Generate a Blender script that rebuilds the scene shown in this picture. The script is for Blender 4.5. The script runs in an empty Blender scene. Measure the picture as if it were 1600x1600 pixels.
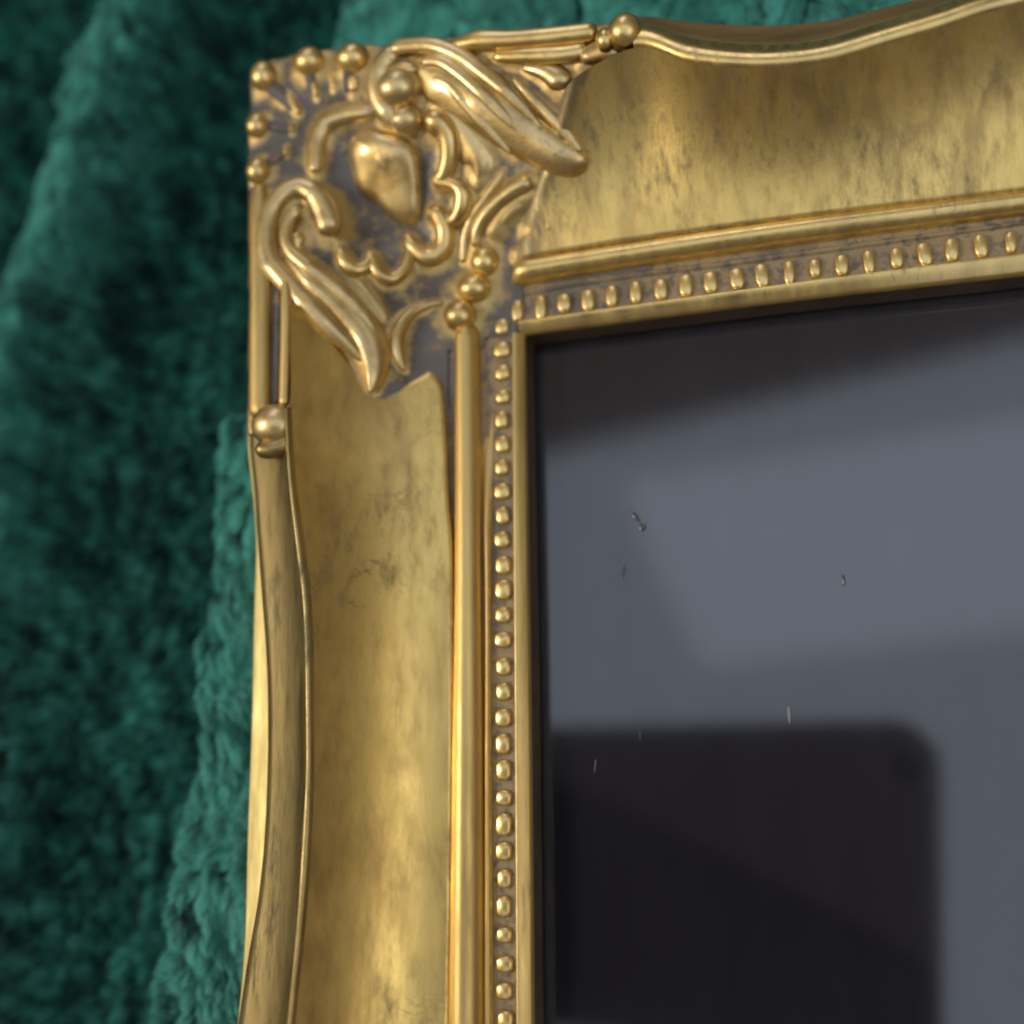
import bpy, math
import numpy as np

# ------------------------------------------------------------------ camera geometry
# frame coordinates (millimetres): +x along the upper moulding, +y up, +z out of the glass; origin = sight corner
F_PX, NX, NY, PHI = 1880.8638, 0.3264, 0.2127, -0.0067
DIST = 220.0
_n = np.array([NX, NY, 1.0]); _n /= np.linalg.norm(_n)
_a = np.array([1.0, 0, 0]) - _n * _n[0]; _a /= np.linalg.norm(_a)
_b = np.cross(_n, _a)
_u = _a * math.cos(PHI) + _b * math.sin(PHI)
_v = -_a * math.sin(PHI) + _b * math.cos(PHI)
_O = np.array([20.0, 524.0 - 800.0, F_PX]); _O = _O * DIST / (_n @ _O)
CAM = np.array([-(_O @ _u), _O @ _v, _O @ _n])
MM = 0.001

def at(px, py, h=0.0):
    """measured place in the photo -> point of the frame at height h (mm)"""
    r = np.array([px - 800.0, py - 800.0, F_PX])
    P = r * (DIST - h) / (_n @ r) - _O
    return np.array([P @ _u, -(P @ _v), h])

import mathutils
scene = bpy.context.scene
C = scene.collection
cd = bpy.data.cameras.new('camera'); cam = bpy.data.objects.new('camera', cd); C.objects.link(cam)
cam.matrix_world = mathutils.Matrix((
    (_u[0], -_u[1], -_u[2], CAM[0] * MM),
    (-_v[0], _v[1], _v[2], CAM[1] * MM),
    (-_n[0], _n[1], _n[2], CAM[2] * MM),
    (0, 0, 0, 1)))
cd.sensor_width = 36.0; cd.lens = F_PX / 1600.0 * 36.0
cd.clip_start = 0.01; cd.clip_end = 20.0
cd.dof.use_dof = True; cd.dof.focus_distance = 0.223; cd.dof.aperture_fstop = 5.0
scene.camera = cam
scene.render.resolution_x = 1024; scene.render.resolution_y = 1024
scene.view_settings.view_transform = 'Standard'; scene.view_settings.look = 'None'
scene.view_settings.exposure = 0.3; scene.view_settings.gamma = 1.0
try: scene.cycles.filter_width = 2.2
except Exception: pass

# ------------------------------------------------------------------ room light
W = bpy.data.worlds.new('World'); scene.world = W; W.use_nodes = True
bg = W.node_tree.nodes['Background']
bg.inputs['Color'].default_value = (0.95, 0.78, 0.62, 1); bg.inputs['Strength'].default_value = 0.10

def area(name, centre, xdir, ydir, sx, sy, radiance, color):
    L = bpy.data.lights.new(name, 'AREA'); L.shape = 'RECTANGLE'; L.size = sx; L.size_y = sy
    L.energy = radiance * sx * sy * math.pi; L.color = color
    o = bpy.data.objects.new(name, L); C.objects.link(o)
    x = mathutils.Vector(xdir).normalized(); y = mathutils.Vector(ydir); y = (y - x * y.dot(x)).normalized(); z = x.cross(y)
    M = mathutils.Matrix((x, y, z)).transposed().to_4x4(); M.translation = mathutils.Vector(centre)
    o.matrix_world = M
    return o

def mirrored(px, py, H):
    """where the glass shows, at a place in the photo, the room at height H (m)"""
    g = at(px, py, GLASS_H); d = g - CAM; d[2] = -d[2]
    t = (H / MM - GLASS_H) / d[2]
    return (g + d * t) * MM

GLASS_H = -6.0
def ceiling_light(name, corner, pu, pv, H, lu, lv, radiance, color, back=0.0):
    """rectangle lamp: corner at a place seen in the glass, edges towards pu and pv (tilted so that they meet at a right angle)"""
    c = mirrored(*corner, H); U = mirrored(*pu, H) - c; U /= np.linalg.norm(U)
    q0 = mirrored(*pv, 0.5); q1 = mirrored(*pv, 1.5)
    A = U @ (q0 - c); B = U @ (q1 - q0)
    Hv = 0.5 - A / B if abs(B) > 1e-4 else H
    if not 0.5 < Hv < 3.5: Hv = H
    V = mirrored(*pv, Hv) - c; V = V - U * (V @ U); V /= np.linalg.norm(V)
    ctr = c + U * (lu / 2 - back) + V * lv / 2
    print(name, 'H2', Hv)
    if np.cross(U, V)[2] > 0: return area(name, ctr, U, V, lu, lv, radiance, color)
    return area(name, ctr, V, U, lv, lu, radiance, color)
ceiling_light('ceiling_glow', (880, 704), (1600, 528), (880, 1600), 1.5, 1.5, 1.35, 0.56, (0.70, 0.82, 1.0), back=0.12)
ceiling_light('ceiling_panel', (1095, 1043), (1600, 985), (945, 700), 1.4, 0.9, 0.45, 0.30, (0.76, 0.86, 1.0))

def aimed(name, pos, sx, sy, radiance, color):
    z = mathutils.Vector(pos).normalized(); x = mathutils.Vector((0, 1, 0)).cross(z).normalized(); y = z.cross(x)
    return area(name, pos, x, y, sx, sy, radiance, color)
aimed('room_lamp', (-0.88, -0.08, 1.0), 0.30, 0.26, 17.0, (1.0, 0.88, 0.70))
aimed('upper_window', (-0.15, 1.35, 1.0), 0.5, 1.1, 1.5, (0.95, 0.95, 1.0))
aimed('warm_cove_fill', (1.1, -0.35, 1.25), 0.9, 0.9, 0.8, (1.0, 0.88, 0.62))  # unseen fill lamp, added to brighten the cove with warm light
aimed('side_window', (-1.3, 0.1, 0.9), 0.8, 0.8, 0.9, (1.0, 0.95, 0.88))

# ------------------------------------------------------------------ materials
def new_mat(name):
    m = bpy.data.materials.new(name); m.use_nodes = True
    nt = m.node_tree
    return m, nt, nt.nodes['Principled BSDF']

def gold_mat(name, base, dark, worn, worn_amt, rough, streak=(1, 1, 1), metal=1.0, veins=0.0, bump=0.25, scale=1.0, attr=None, attr_metal=0.95, coat=0.0, soft=0.2):
    m, nt, p = new_mat(name); N = nt.nodes; L = nt.links
    tc = N.new('ShaderNodeTexCoord')
    mp = N.new('ShaderNodeMapping'); mp.inputs['Scale'].default_value = streak; L.new(tc.outputs['Object'], mp.inputs['Vector'])
    def noise(s, d=4, r=0.6, dist=0.0, src=mp):
        n = N.new('ShaderNodeTexNoise'); n.inputs['Scale'].default_value = s * scale; n.inputs['Detail'].default_value = d
        n.inputs['Roughness'].default_value = r; n.inputs['Distortion'].default_value = dist
        L.new(src.outputs[0] if src is mp else src.outputs['Object'], n.inputs['Vector']); return n
    def ramp(src, a, b):
        r = N.new('ShaderNodeMapRange'); r.interpolation_type = 'SMOOTHSTEP'; r.inputs['From Min'].default_value = a; r.inputs['From Max'].default_value = b
        L.new(src, r.inputs['Value']); return r.outputs[0]
    def mix(f, a, b):
        x = N.new('ShaderNodeMix'); x.data_type = 'RGBA'
        if isinstance(f, float): x.inputs[0].default_value = f
        else: L.new(f, x.inputs[0])
        for k, q in ((6, a), (7, b)):
            if isinstance(q, tuple): x.inputs[k].default_value = (*q, 1)
            else: L.new(q, x.inputs[k])
        return x.outputs[2]
    def mul(a, b):
        x = N.new('ShaderNodeMath'); x.operation = 'MULTIPLY'; L.new(a, x.inputs[0])
        if isinstance(b, float): x.inputs[1].default_value = b
        else: L.new(b, x.inputs[1])
        return x.outputs[0]
    n1 = noise(55, 5, 0.62, 0.4); n2 = noise(210, 5, 0.7); n3 = noise(22, 3, 0.5, 0.6, tc); n4 = noise(900, 3, 0.7)
    col = mix(ramp(n1.outputs[0], 0.42, 0.68), base, dark)
    wm = mul(ramp(n2.outputs[0], 0.62 - worn_amt * 0.35, 0.62 + soft - worn_amt * 0.35), ramp(n3.outputs[0], 0.55 - worn_amt * 0.3, 0.72 - worn_amt * 0.3))
    if veins > 0:
        nv = noise(40, 6, 0.6, 1.2, tc)
        ab = N.new('ShaderNodeMath'); ab.operation = 'SUBTRACT'; ab.inputs[1].default_value = 0.5; L.new(nv.outputs[0], ab.inputs[0])
        a2 = N.new('ShaderNodeMath'); a2.operation = 'ABSOLUTE'; L.new(ab.outputs[0], a2.inputs[0])
        vv = N.new('ShaderNodeMapRange'); vv.inputs['From Min'].default_value = 0.0; vv.inputs['From Max'].default_value = 0.012
        vv.inputs['To Min'].default_value = veins; vv.inputs['To Max'].default_value = 0.0; L.new(a2.outputs[0], vv.inputs['Value'])
        vm = mul(vv.outputs[0], ramp(n3.outputs[0], 0.42, 0.6))
        mx = N.new('ShaderNodeMath'); mx.operation = 'MAXIMUM'; L.new(vm, mx.inputs[0]); L.new(wm, mx.inputs[1]); wm = mx.outputs[0]
    if attr:      # places where the gilding has stayed
        an = N.new('ShaderNodeAttribute'); an.attribute_name = attr
        ga = N.new('ShaderNodeMath'); ga.operation = 'ADD'; L.new(an.outputs['Fac'], ga.inputs[0]); L.new(mul(n2.outputs[0], 0.9), ga.inputs[1])
        gm = ramp(ga.outputs[0], 0.78, 1.15)
        mx2 = N.new('ShaderNodeMath'); mx2.operation = 'MAXIMUM'; L.new(gm, mx2.inputs[0]); L.new(mul(wm, 0.7 if attr == 'gilt' else 1.0), mx2.inputs[1]); wm = mx2.outputs[0]
    col = mix(wm, col, worn)
    L.new(col, p.inputs['Base Color'])
    mt = N.new('ShaderNodeMapRange'); mt.inputs['To Min'].default_value = metal; mt.inputs['To Max'].default_value = attr_metal if attr else metal * 0.35; L.new(wm, mt.inputs['Value'])
    L.new(mt.outputs[0], p.inputs['Metallic'])
    rr = N.new('ShaderNodeMapRange'); rr.inputs['From Min'].default_value = 0.3; rr.inputs['From Max'].default_value = 0.7
    rr.inputs['To Min'].default_value = rough - 0.08; rr.inputs['To Max'].default_value = rough + 0.12; L.new(n2.outputs[0], rr.inputs['Value'])
    L.new(rr.outputs[0], p.inputs['Roughness'])
    p.inputs['Coat Weight'].default_value = coat; p.inputs['Coat Roughness'].default_value = 0.1; p.inputs['Coat IOR'].default_value = 1.85
    b = N.new('ShaderNodeBump'); b.inputs['Strength'].default_value = bump; b.inputs['Distance'].default_value = 0.0004
    ad = N.new('ShaderNodeMath'); ad.operation = 'ADD'; L.new(n2.outputs[0], ad.inputs[0]); L.new(mul(n4.outputs[0], 0.35), ad.inputs[1])
    L.new(ad.outputs[0], b.inputs['Height']); L.new(b.outputs[0], p.inputs['Normal'])
    return m

GOLD = (0.93, 0.68, 0.24); GOLD_D = (0.62, 0.40, 0.12); WASH = (0.20, 0.175, 0.15)
m_cove = gold_mat('gilt_cove', GOLD, (0.66, 0.45, 0.17), (0.32, 0.235, 0.11), 0.60, 0.40, (1.6, 0.5, 1), veins=0.85, bump=0.12, attr='rub', attr_metal=.7, soft=.38)
m_cove_t = gold_mat('gilt_cove_mottled', GOLD, (0.62, 0.44, 0.17), (0.28, 0.22, 0.11), 0.66, 0.40, (2.6, 0.8, 1), bump=0.2, veins=.3, attr='rub', attr_metal=.7, soft=.38)
m_gold = gold_mat('gilt', GOLD, GOLD_D, WASH, 0.16, 0.38, bump=0.15, coat=.9)
m_rail = gold_mat('gilt_rail', (0.80, 0.59, 0.24), (0.60, 0.42, 0.16), WASH, 0.26, 0.44, (2.5, 0.3, 1), bump=0.12)
m_rail_t = gold_mat('gilt_rail_top', GOLD, (0.72, 0.52, 0.2), WASH, 0.22, 0.34, (2.4, .5, 1), bump=0.15, coat=.5)
m_lip = gold_mat('gilt_lip_patchy', (0.58, 0.44, 0.19), (0.34, 0.26, 0.11), (0.17, 0.14, 0.06), 0.56, 0.36, (2.2, 0.4, 1), bump=0.12)
m_ledge = gold_mat('gilt_ledge', (0.72, 0.60, 0.27), (0.62, 0.50, 0.20), WASH, 0.1, 0.55, (2.5, .3, 1), bump=0.08)
m_scroll = gold_mat('gilt_scroll', (0.80, 0.60, 0.26), (0.56, 0.38, 0.13), (0.22, 0.18, 0.13), 0.26, 0.42, bump=0.25, scale=1.4, coat=.8)
m_wash = gold_mat('grey_wash', (0.17, 0.155, 0.155), (0.12, 0.10, 0.09), (0.45, 0.33, 0.16), 0.42, 0.52, metal=0.25, bump=0.35, scale=1.5)
m_ground = gold_mat('grey_wash_over_gilt', (0.17, 0.158, 0.15), (0.12, 0.105, 0.09), (0.62, 0.45, 0.19), 0.40, 0.45, metal=0.25, bump=0.3, scale=1.5, attr='gilt')
m_channel = gold_mat('rubbed_channel', (0.20, 0.17, 0.14), (0.13, 0.11, 0.10), (0.40, 0.30, 0.16), 0.76, 0.45, metal=0.4, bump=0.3, scale=2.0)
m_cup = gold_mat('grey_wash_smooth', (0.12, 0.12, 0.13), (0.085, 0.08, 0.08), (0.3, 0.22, 0.12), 0.05, 0.5, metal=0.2, bump=0.15)

m_ledge_shade = gold_mat('shaded_ledge_gilding', (0.34, 0.24, 0.10), (0.20, 0.14, 0.06), (0.1, 0.07, 0.04), .4, .5, (.5, 1.5, 1), metal=.7)  # upper ledge: gilding darkened, its shade put into the colour
m_wood = gold_mat('bare_brown_rebate', (0.11, 0.075, 0.045), (0.07, 0.045, 0.028), (0.2, 0.14, 0.07), .15, .55, (1, 1, 1), metal=.1)
m_glass, nt, p = new_mat('clear_glass')
p.inputs['Transmission Weight'].default_value = 1.0; p.inputs['Roughness'].default_value = 0.035; p.inputs['IOR'].default_value = 1.52
p.inputs['Base Color'].default_value = (0.95, 0.97, 1, 1)
m_back, nt, p = new_mat('black_backing')
N = nt.nodes; L = nt.links
nz = N.new('ShaderNodeTexNoise'); nz.inputs['Scale'].default_value = 60; nz.inputs['Detail'].default_value = 5
tc = N.new('ShaderNodeTexCoord'); mp = N.new('ShaderNodeMapping'); mp.inputs['Scale'].default_value = (3, .5, 1)
L.new(tc.outputs['Object'], mp.inputs[0]); L.new(mp.outputs[0], nz.inputs['Vector'])
cr = N.new('ShaderNodeMix'); cr.data_type = 'RGBA'; cr.inputs[6].default_value = (0.028, 0.025, 0.032, 1); cr.inputs[7].default_value = (0.050, 0.047, 0.062, 1)
L.new(nz.outputs[0], cr.inputs[0]); L.new(cr.outputs[2], p.inputs['Base Color'])
p.inputs['Roughness'].default_value = 0.09; p.inputs['Specular IOR Level'].default_value = 0.8

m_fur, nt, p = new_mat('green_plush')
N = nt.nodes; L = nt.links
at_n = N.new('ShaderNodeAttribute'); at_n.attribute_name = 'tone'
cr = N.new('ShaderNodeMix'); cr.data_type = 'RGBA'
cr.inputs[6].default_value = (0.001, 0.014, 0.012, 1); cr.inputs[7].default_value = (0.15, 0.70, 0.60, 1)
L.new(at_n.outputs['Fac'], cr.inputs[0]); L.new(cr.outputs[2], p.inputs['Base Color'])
p.inputs['Roughness'].default_value = 0.55; p.inputs['Specular IOR Level'].default_value = 0.35
p.inputs['Sheen Weight'].default_value = 0.25; p.inputs['Sheen Roughness'].default_value = 0.4; p.inputs['Sheen Tint'].default_value = (0.3, 0.9, 0.8, 1)
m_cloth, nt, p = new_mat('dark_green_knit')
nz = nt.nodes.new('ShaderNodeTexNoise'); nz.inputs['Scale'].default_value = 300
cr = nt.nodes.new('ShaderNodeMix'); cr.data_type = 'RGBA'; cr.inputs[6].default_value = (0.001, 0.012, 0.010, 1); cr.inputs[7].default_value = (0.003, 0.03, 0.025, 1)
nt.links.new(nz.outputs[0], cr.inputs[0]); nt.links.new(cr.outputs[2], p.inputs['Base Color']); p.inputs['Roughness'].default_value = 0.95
m_phone, nt, p = new_mat('black_phone_case')
p.inputs['Base Color'].default_value = (0.40, 0.38, 0.46, 1); p.inputs['Roughness'].default_value = 0.4
m_wedge, nt, p = new_mat('phone_shade_dark')  # near-black colour standing in for the phone's less lit lower part
p.inputs['Base Color'].default_value = (0.006, 0.005, 0.005, 1); p.inputs['Roughness'].default_value = 0.7
m_lens, nt, p = new_mat('lens_glass')
p.inputs['Base Color'].default_value = (0.01, 0.01, 0.015, 1); p.inputs['Roughness'].default_value = 0.08

# ------------------------------------------------------------------ helpers
def empty(name, parent=None, loc=(0, 0, 0)):
    o = bpy.data.objects.new(name, None); C.objects.link(o); o.location = loc; o.empty_display_size = 0.01
    if parent: o.parent = parent
    return o

def mesh(name, V, Fc, mat, parent=None, smooth=True, vscale=MM):
    me = bpy.data.meshes.new(name)
    me.from_pydata([tuple(float(c) * vscale for c in q) for q in V], [], [tuple(f) for f in Fc])
    me.materials.append(mat)
    if smooth: me.polygons.foreach_set('use_smooth', [True] * len(me.polygons))
    me.update()
    o = bpy.data.objects.new(name, me); C.objects.link(o)
    if parent: o.parent = parent
    return o

def fix_normals(o):
    import bmesh
    bm = bmesh.new(); bm.from_mesh(o.data); bmesh.ops.recalc_face_normals(bm, faces=bm.faces); bm.to_mesh(o.data); bm.free()

def grid_mesh(name, G, mat, parent, smooth=True):
    """G: rows x cols x 3"""
    G = np.asarray(G); r, c, _ = G.shape
    F = [(i * c + j, i * c + j + 1, (i + 1) * c + j + 1, (i + 1) * c + j) for i in range(r - 1) for j in range(c - 1)]
    return mesh(name, G.reshape(-1, 3), F, mat, parent, smooth)

def curve(tab, x):
    """smooth interpolation through (x, y) pairs, straight extrapolation"""
    t = np.array(tab, float); xs, ys = t[:, 0], t[:, 1]
    if len(xs) == 2: return ys[0] + (ys[1] - ys[0]) * (x - xs[0]) / (xs[1] - xs[0])
    d = np.diff(ys) / np.diff(xs); m = np.empty(len(xs)); m[0] = d[0]; m[-1] = d[-1]; m[1:-1] = (d[1:] + d[:-1]) / 2
    if x <= xs[0]: return ys[0] + m[0] * (x - xs[0])
    if x >= xs[-1]: return ys[-1] + m[-1] * (x - xs[-1])
    i = int(np.searchsorted(xs, x) - 1); h = xs[i + 1] - xs[i]; s = (x - xs[i]) / h
    return ((2*s**3 - 3*s**2 + 1) * ys[i] + (s**3 - 2*s**2 + s) * h * m[i] + (-2*s**3 + 3*s**2) * ys[i+1] + (s**3 - s**2) * h * m[i+1])

def catmull(P, n):
    P = np.asarray(P, float); k = len(P); out = []
    for i in range(k - 1):
        p0 = P[max(i-1, 0)]; p1 = P[i]; p2 = P[i+1]; p3 = P[min(i+2, k-1)]
        for j in range(n):
            s = j / n
            out.append(0.5 * ((2*p1) + (-p0+p2)*s + (2*p0-5*p1+4*p2-p3)*s*s + (-p0+3*p1-3*p2+p3)*s**3))
    out.append(P[-1]); return np.array(out)

_rng = np.random.default_rng(7)
def lattice(seed, n=64):
    return np.random.default_rng(seed).random((n, n))
def vnoise(x, y, seed):
    g = lattice(seed); n = g.shape[0]
    xi = np.floor(x).astype(int); yi = np.floor(y).astype(int); fx = x - xi; fy = y - yi
    fx = fx*fx*(3-2*fx); fy = fy*fy*(3-2*fy)
    a = g[xi % n, yi % n]; b = g[(xi+1) % n, yi % n]; c = g[xi % n, (yi+1) % n]; d = g[(xi+1) % n, (yi+1) % n]
    return (a*(1-fx)+b*fx)*(1-fy) + (c*(1-fx)+d*fx)*fy
def fbm(x, y, seed, o=3):
    s = 0; a = 1; t = 0
    for k in range(o): s = s + a * vnoise(x * 2**k, y * 2**k, seed + k); t += a; a *= .5
    return s / t

# ------------------------------------------------------------------ the picture frame
frame = empty('picture_frame')
frame['label'] = 'ornate gilt picture frame corner with scrollwork, lying on green plush'
frame['category'] = 'picture frame'

H_LIP = 19.0; H_FACE = 13.0; H_LEDGE = 5.0; H_BASE = -13.0

def loft(side):
    L_ = side == 'left'
    mould = empty('moulding', frame)
    P = (lambda s, c, h: at(c, s, h)) if L_ else (lambda s, c, h: at(s, c, h))
    if L_:
        T = dict(
            sight=[(524, 820.5), (1050, 829), (1600, 834.5)], chin=[(520, 801), (1050, 804), (1600, 807)],
            chout=[(500, 770), (900, 769), (1600, 772)],
            fil=[(500, 752), (700, 752), (900, 759), (1200, 758), (1600, 757)],
            tin=[(500, 750), (900, 753), (1200, 756), (1600, 757)], tout=[(500, 711), (900, 711), (1200, 707), (1600, 702.5)],
            cove=[(480, 685), (565, 683), (600, 689), (700, 696), (735, 697), (780, 699), (836, 704), (937, 706), (1140, 706), (1200, 706), (1400, 704), (1600, 701)],
            ri=[(430, 452), (640, 456), (740, 462), (840, 475), (940, 487), (1140, 491), (1200, 491.5), (1340, 486), (1440, 478), (1540, 468), (1600, 462)],
            ro=[(430, 440), (640, 444), (740, 448), (840, 458), (940, 470), (1140, 476), (1200, 476), (1340, 468), (1440, 462), (1540, 453), (1600, 447)],
            face=[(430, 394), (600, 392), (700, 391), (760, 397), (860, 404), (940, 410), (1040, 417), (1140, 419), (1200, 418), (1300, 414), (1400, 404), (1500, 387), (1600, 372)],
            sil=[(430, 392), (600, 389), (700, 388), (760, 394), (840, 400), (960, 397), (1140, 393), (1300, 387), (1450, 383), (1530, 378), (1600, 371)])
        S = np.concatenate([np.arange(440, 1660, 10), np.arange(1660, 2300, 40)])
        s0 = 500
    else:
        T = dict(
            sight=[(820.5, 524), (1200, 475), (1600, 430)], chin=[(801, 503), (1200, 447), (1600, 395)],
            chout=[(785, 470), (900, 448), (1200, 408), (1600, 352)],
            fil=[(785, 462), (900, 441), (1200, 398), (1600, 345)],
            tin=[(785, 452), (900, 432), (1200, 388), (1600, 336)], tout=[(785, 412), (900, 394), (1200, 349), (1600, 299)],
            cove=[(785, 408), (900, 389), (1200, 345), (1600, 296)],
            ri=[(880, 128), (1000, 74), (1075, 97), (1162, 106), (1228, 105), (1294, 96), (1381, 70), (1469, 44), (1534, 22), (1600, 5)],
            ro=[(880, 100), (1000, 44), (1075, 68), (1162, 79), (1228, 78), (1294, 69), (1381, 44), (1469, 18), (1534, -4), (1600, -20)],
            face=[(880, 62), (1000, 36), (1075, 58), (1162, 69), (1228, 69), (1294, 60), (1381, 34), (1469, 8), (1534, -14), (1600, -30)],
            sil=[(880, 55), (1000, 26), (1075, 34), (1206, 40), (1315, 29), (1381, 12), (1469, -8), (1600, -40)])
        S = np.concatenate([np.arange(760, 1660, 10), np.arange(1660, 2400, 40)])
        s0 = 785
    def far(s): return s
    def line(key, h, s): return P(s, curve(T[key], min(s, 1640) if key in ('ri', 'ro', 'face', 'sil') else s), h)
    wav = lambda s, k: math.sin(s * 0.021 * k + k) + 0.6 * math.sin(s * 0.053 * k + 2 * k)
    Si = [s for s in S if s >= (512 if L_ else 806)]
    rows = []; wall = []
    for s in Si:
        a = line('sight', 0.0, s); b = line('chin', 1.6, s)
        low = a.copy(); low[2] = GLASS_H + .02
        e = a.copy(); e[2] = -0.5; m1 = a * .8 + b * .2; m1[2] += .15; m2 = a * .15 + b * .85; m2[2] += .2
        if L_: b2 = b + np.array([-.25, 0, -1.1])
        else: b2 = b + np.array([0, .25, -1.1])
        wall.append([low, (low + e) / 2, e - [0, 0, .0]]); rows.append([e, a * 1.0 + [0, 0, .0], m1, (m1 + m2) / 2, m2, b, b2])
    # mitre: the first row meets the other member on the diagonal
    grid_mesh('sight_edge', rows, m_rail if L_ else m_rail_t, mould); grid_mesh('rebate_wall', wall, m_wood, mould)
    # bead channel
    rows = []
    for s in [q for q in S if q >= s0 - 8]:
        b = line('chin', 0.4, s); c = line('chout', 0.4, s); f = line('fil', 0.6, s)
        nrm = np.array([1, 0, 0]) if L_ else np.array([0, -1, 0])
        rows.append([b + nrm * 1.0, b, (b + c) / 2 + [0, 0, -.2], c, f, f - nrm * 3])
    grid_mesh('bead_channel', rows, m_channel, mould)
    # thin fillet beside the beads (left: appears only below the corner wash)
    rows = []
    for s in [q for q in S if q >= (640 if L_ else 820)]:
        k = 1.0 if not L_ else min(1, max(0.0, (s - 650) / 200))
        wj = .5 + .35 * wav(s, 1.0 if L_ else 1.7)
        a = line('chout', .5, s); b = line('fil', .5, s); h = (1.75 * k - .35) * (1 if L_ else .35)
        rows.append([a, a * .75 + b * .25 + [0, 0, h * .9], a * .45 + b * .55 + [0, 0, h + .1 * wj], a * .15 + b * .85 + [0, 0, h * .8], b])
    grid_mesh('fillet', rows, m_rail if L_ else m_channel, mould)
    # half-round rail
    rows = []
    for s in [506 if L_ else 800] + [510, 514, 518] * L_ + [803, 806, 809] * (not L_) + [q for q in S if q > (518 if L_ else 809)]:
        a = line('tin', 1.2, s); b = line('tout', 1.6, s); hw = np.linalg.norm(a - b) / 2; row = []
        for k in range(13):
            th = math.pi * k / 12
            tp = math.sqrt(min(1, max(.02, (s - (506 if L_ else 800)) / 14)))
            row.append((a + b) / 2 + (a - b) / 2 * math.cos(th) * (.6 + .4 * tp) + np.array([0, 0, hw * 1.05 * math.sin(th) * tp - .5 * (1 - tp)]))
        row = [row[0] - [0, 0, 2]] + row + [row[-1] - [0, 0, 2]]
        rows.append(row)
    grid_mesh('rail', rows, m_rail if L_ else m_rail_t, mould)
    # grey groove behind the rail
    rows = []
    for s in [q for q in S if q >= s0]:
        a = line('tout', 1.3, s); b = line('cove', 1.3, s); e = (b - a) / max(np.linalg.norm(b - a), .2) if np.linalg.norm(b - a) > .5 else np.array([-1, 0, 0]) if L_ else np.array([0, 1, 0])
        e = np.array([-1, 0, 0.]) if L_ else np.array([0, 1, 0.])
        rows.append([a - e * 1.5, a, b, b + e * 4])
    grid_mesh('groove', rows, m_wash, mould)
    # cove
    rows = []; NT = 26
    for s in np.concatenate([np.arange(0, .1, .005), np.arange(.1, 1, .01), [1]]):
        row = []
        for k in range(NT + 1):
            t = k / NT
            if L_: start = float(np.interp(t, [0, .06, .25, .45, .6, .75, 1], [592, 568, 580, 600, 560, 520, 470]))
            else: start = float(np.interp(t, [0, .1, .3, .5, .8, 1], [800, 796, 800, 815, 850, 880]))
            q = start + (2280 - start) * (s ** 1.5)
            a = line('cove', 3.0 + (0.02 * wav(q, 2.3)), q); b = line('ri', H_LIP, q)
            g = 0.38 * t + 0.62 * t ** 2.6
            pt = a + (b - a) * t; pt[2] = a[2] + (b[2] - a[2]) * g
            dq = (q - start) * .125; wd = 2.6 if L_ else 4.5
            pt[2] -= (1.3 if L_ else 2.0) * max(0, 1 - dq / wd) ** 2
            row.append(pt)
        e = np.array([1, 0, 0.]) if L_ else np.array([0, -1, 0.])
        r0 = row[0]
        row = [r0 + e * .15 + [0, 0, -2.0], r0 + e * .1 + [0, 0, -.35]] + row
        rows.append(row)
    first = [p + np.array([0, 0, -2.5]) + (np.array([0, .4, 0]) if L_ else np.array([-.4, 0, 0])) for p in rows[0]]
    co = grid_mesh('cove', [first] + rows, m_cove if L_ else m_cove_t, mould)
    G_ = np.array([first] + rows); st_ = G_[2][None]; dd = np.linalg.norm(G_[:, :, :2] - st_[:, :, :2], axis=2)
    rub = (.55 if L_ else 1.0) * np.clip(1 - dd / (3.0 if L_ else 11.0), 0, 1)
    rub[:, 0:3] = np.maximum(rub[:, 0:3], .5); rub[:, 3] = np.maximum(rub[:, 3], .32); rub[:, 4:6] = np.maximum(rub[:, 4:6], .24)
    ra = co.data.attributes.new('rub', 'FLOAT', 'POINT'); ra.data.foreach_set('value', rub.ravel().astype(np.float32))
    # lip: ridge, patchy outer face
    rows = []
    for s in [q for q in S if q >= (640 if L_ else 985)]:
        a = line('ri', H_LIP, s); b = line('ro', H_LIP + .3, s); f = line('face', H_FACE, s)
        e = np.array([1, 0, 0.]) if L_ else np.array([0, -1, 0.])
        mid = (a + b) / 2 + [0, 0, .9 if L_ else .45]
        kk = 1.0 if L_ else .5; row = [a - [0, 0, 1], a, (a * .7 + b * .3) + [0, 0, .75 * kk], mid, (a * .3 + b * .7) + [0, 0, .6 * kk], b]
        for k in range(1, 9):
            t = k / 8; q = b + (f - b) * t; q[2] = b[2] + (f[2] - b[2]) * (0.8 * t ** .55 + .2 * t); row.append(q)
        row += [f + np.array([0, 0, -.7]) - e * .15, f + np.array([0, 0, -8.5 if L_ else -2.0])]
        rows.append(row)
    grid_mesh('lip', rows, m_lip if L_ else m_rail_t, mould)
    rows = []
    for s in [q for q in S if q >= (640 if L_ else 985)]:
        f = line('face', H_FACE, s); f = f.copy(); f[2] = H_LEDGE + .8 if L_ else 12.0; g = line('sil', H_LEDGE, s)
        e = np.array([1, 0, 0.]) if L_ else np.array([0, -1, 0.])
        if (f - g) @ e < .8: f = g + e * .8 + [0, 0, .3]
        rows.append([f + e, f, (f + g) / 2, g + e * .3 + [0, 0, .1], g, g - e * .1 - [0, 0, .8], g - e * .1 + [0, 0, -10], np.array([g[0], g[1], H_BASE]) - e * .1])
    grid_mesh('ledge', rows, m_ledge_shade if not L_ else m_ledge, mould)
    # beads
    V, F = pillow(1.0)
    bm_me = None
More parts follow.
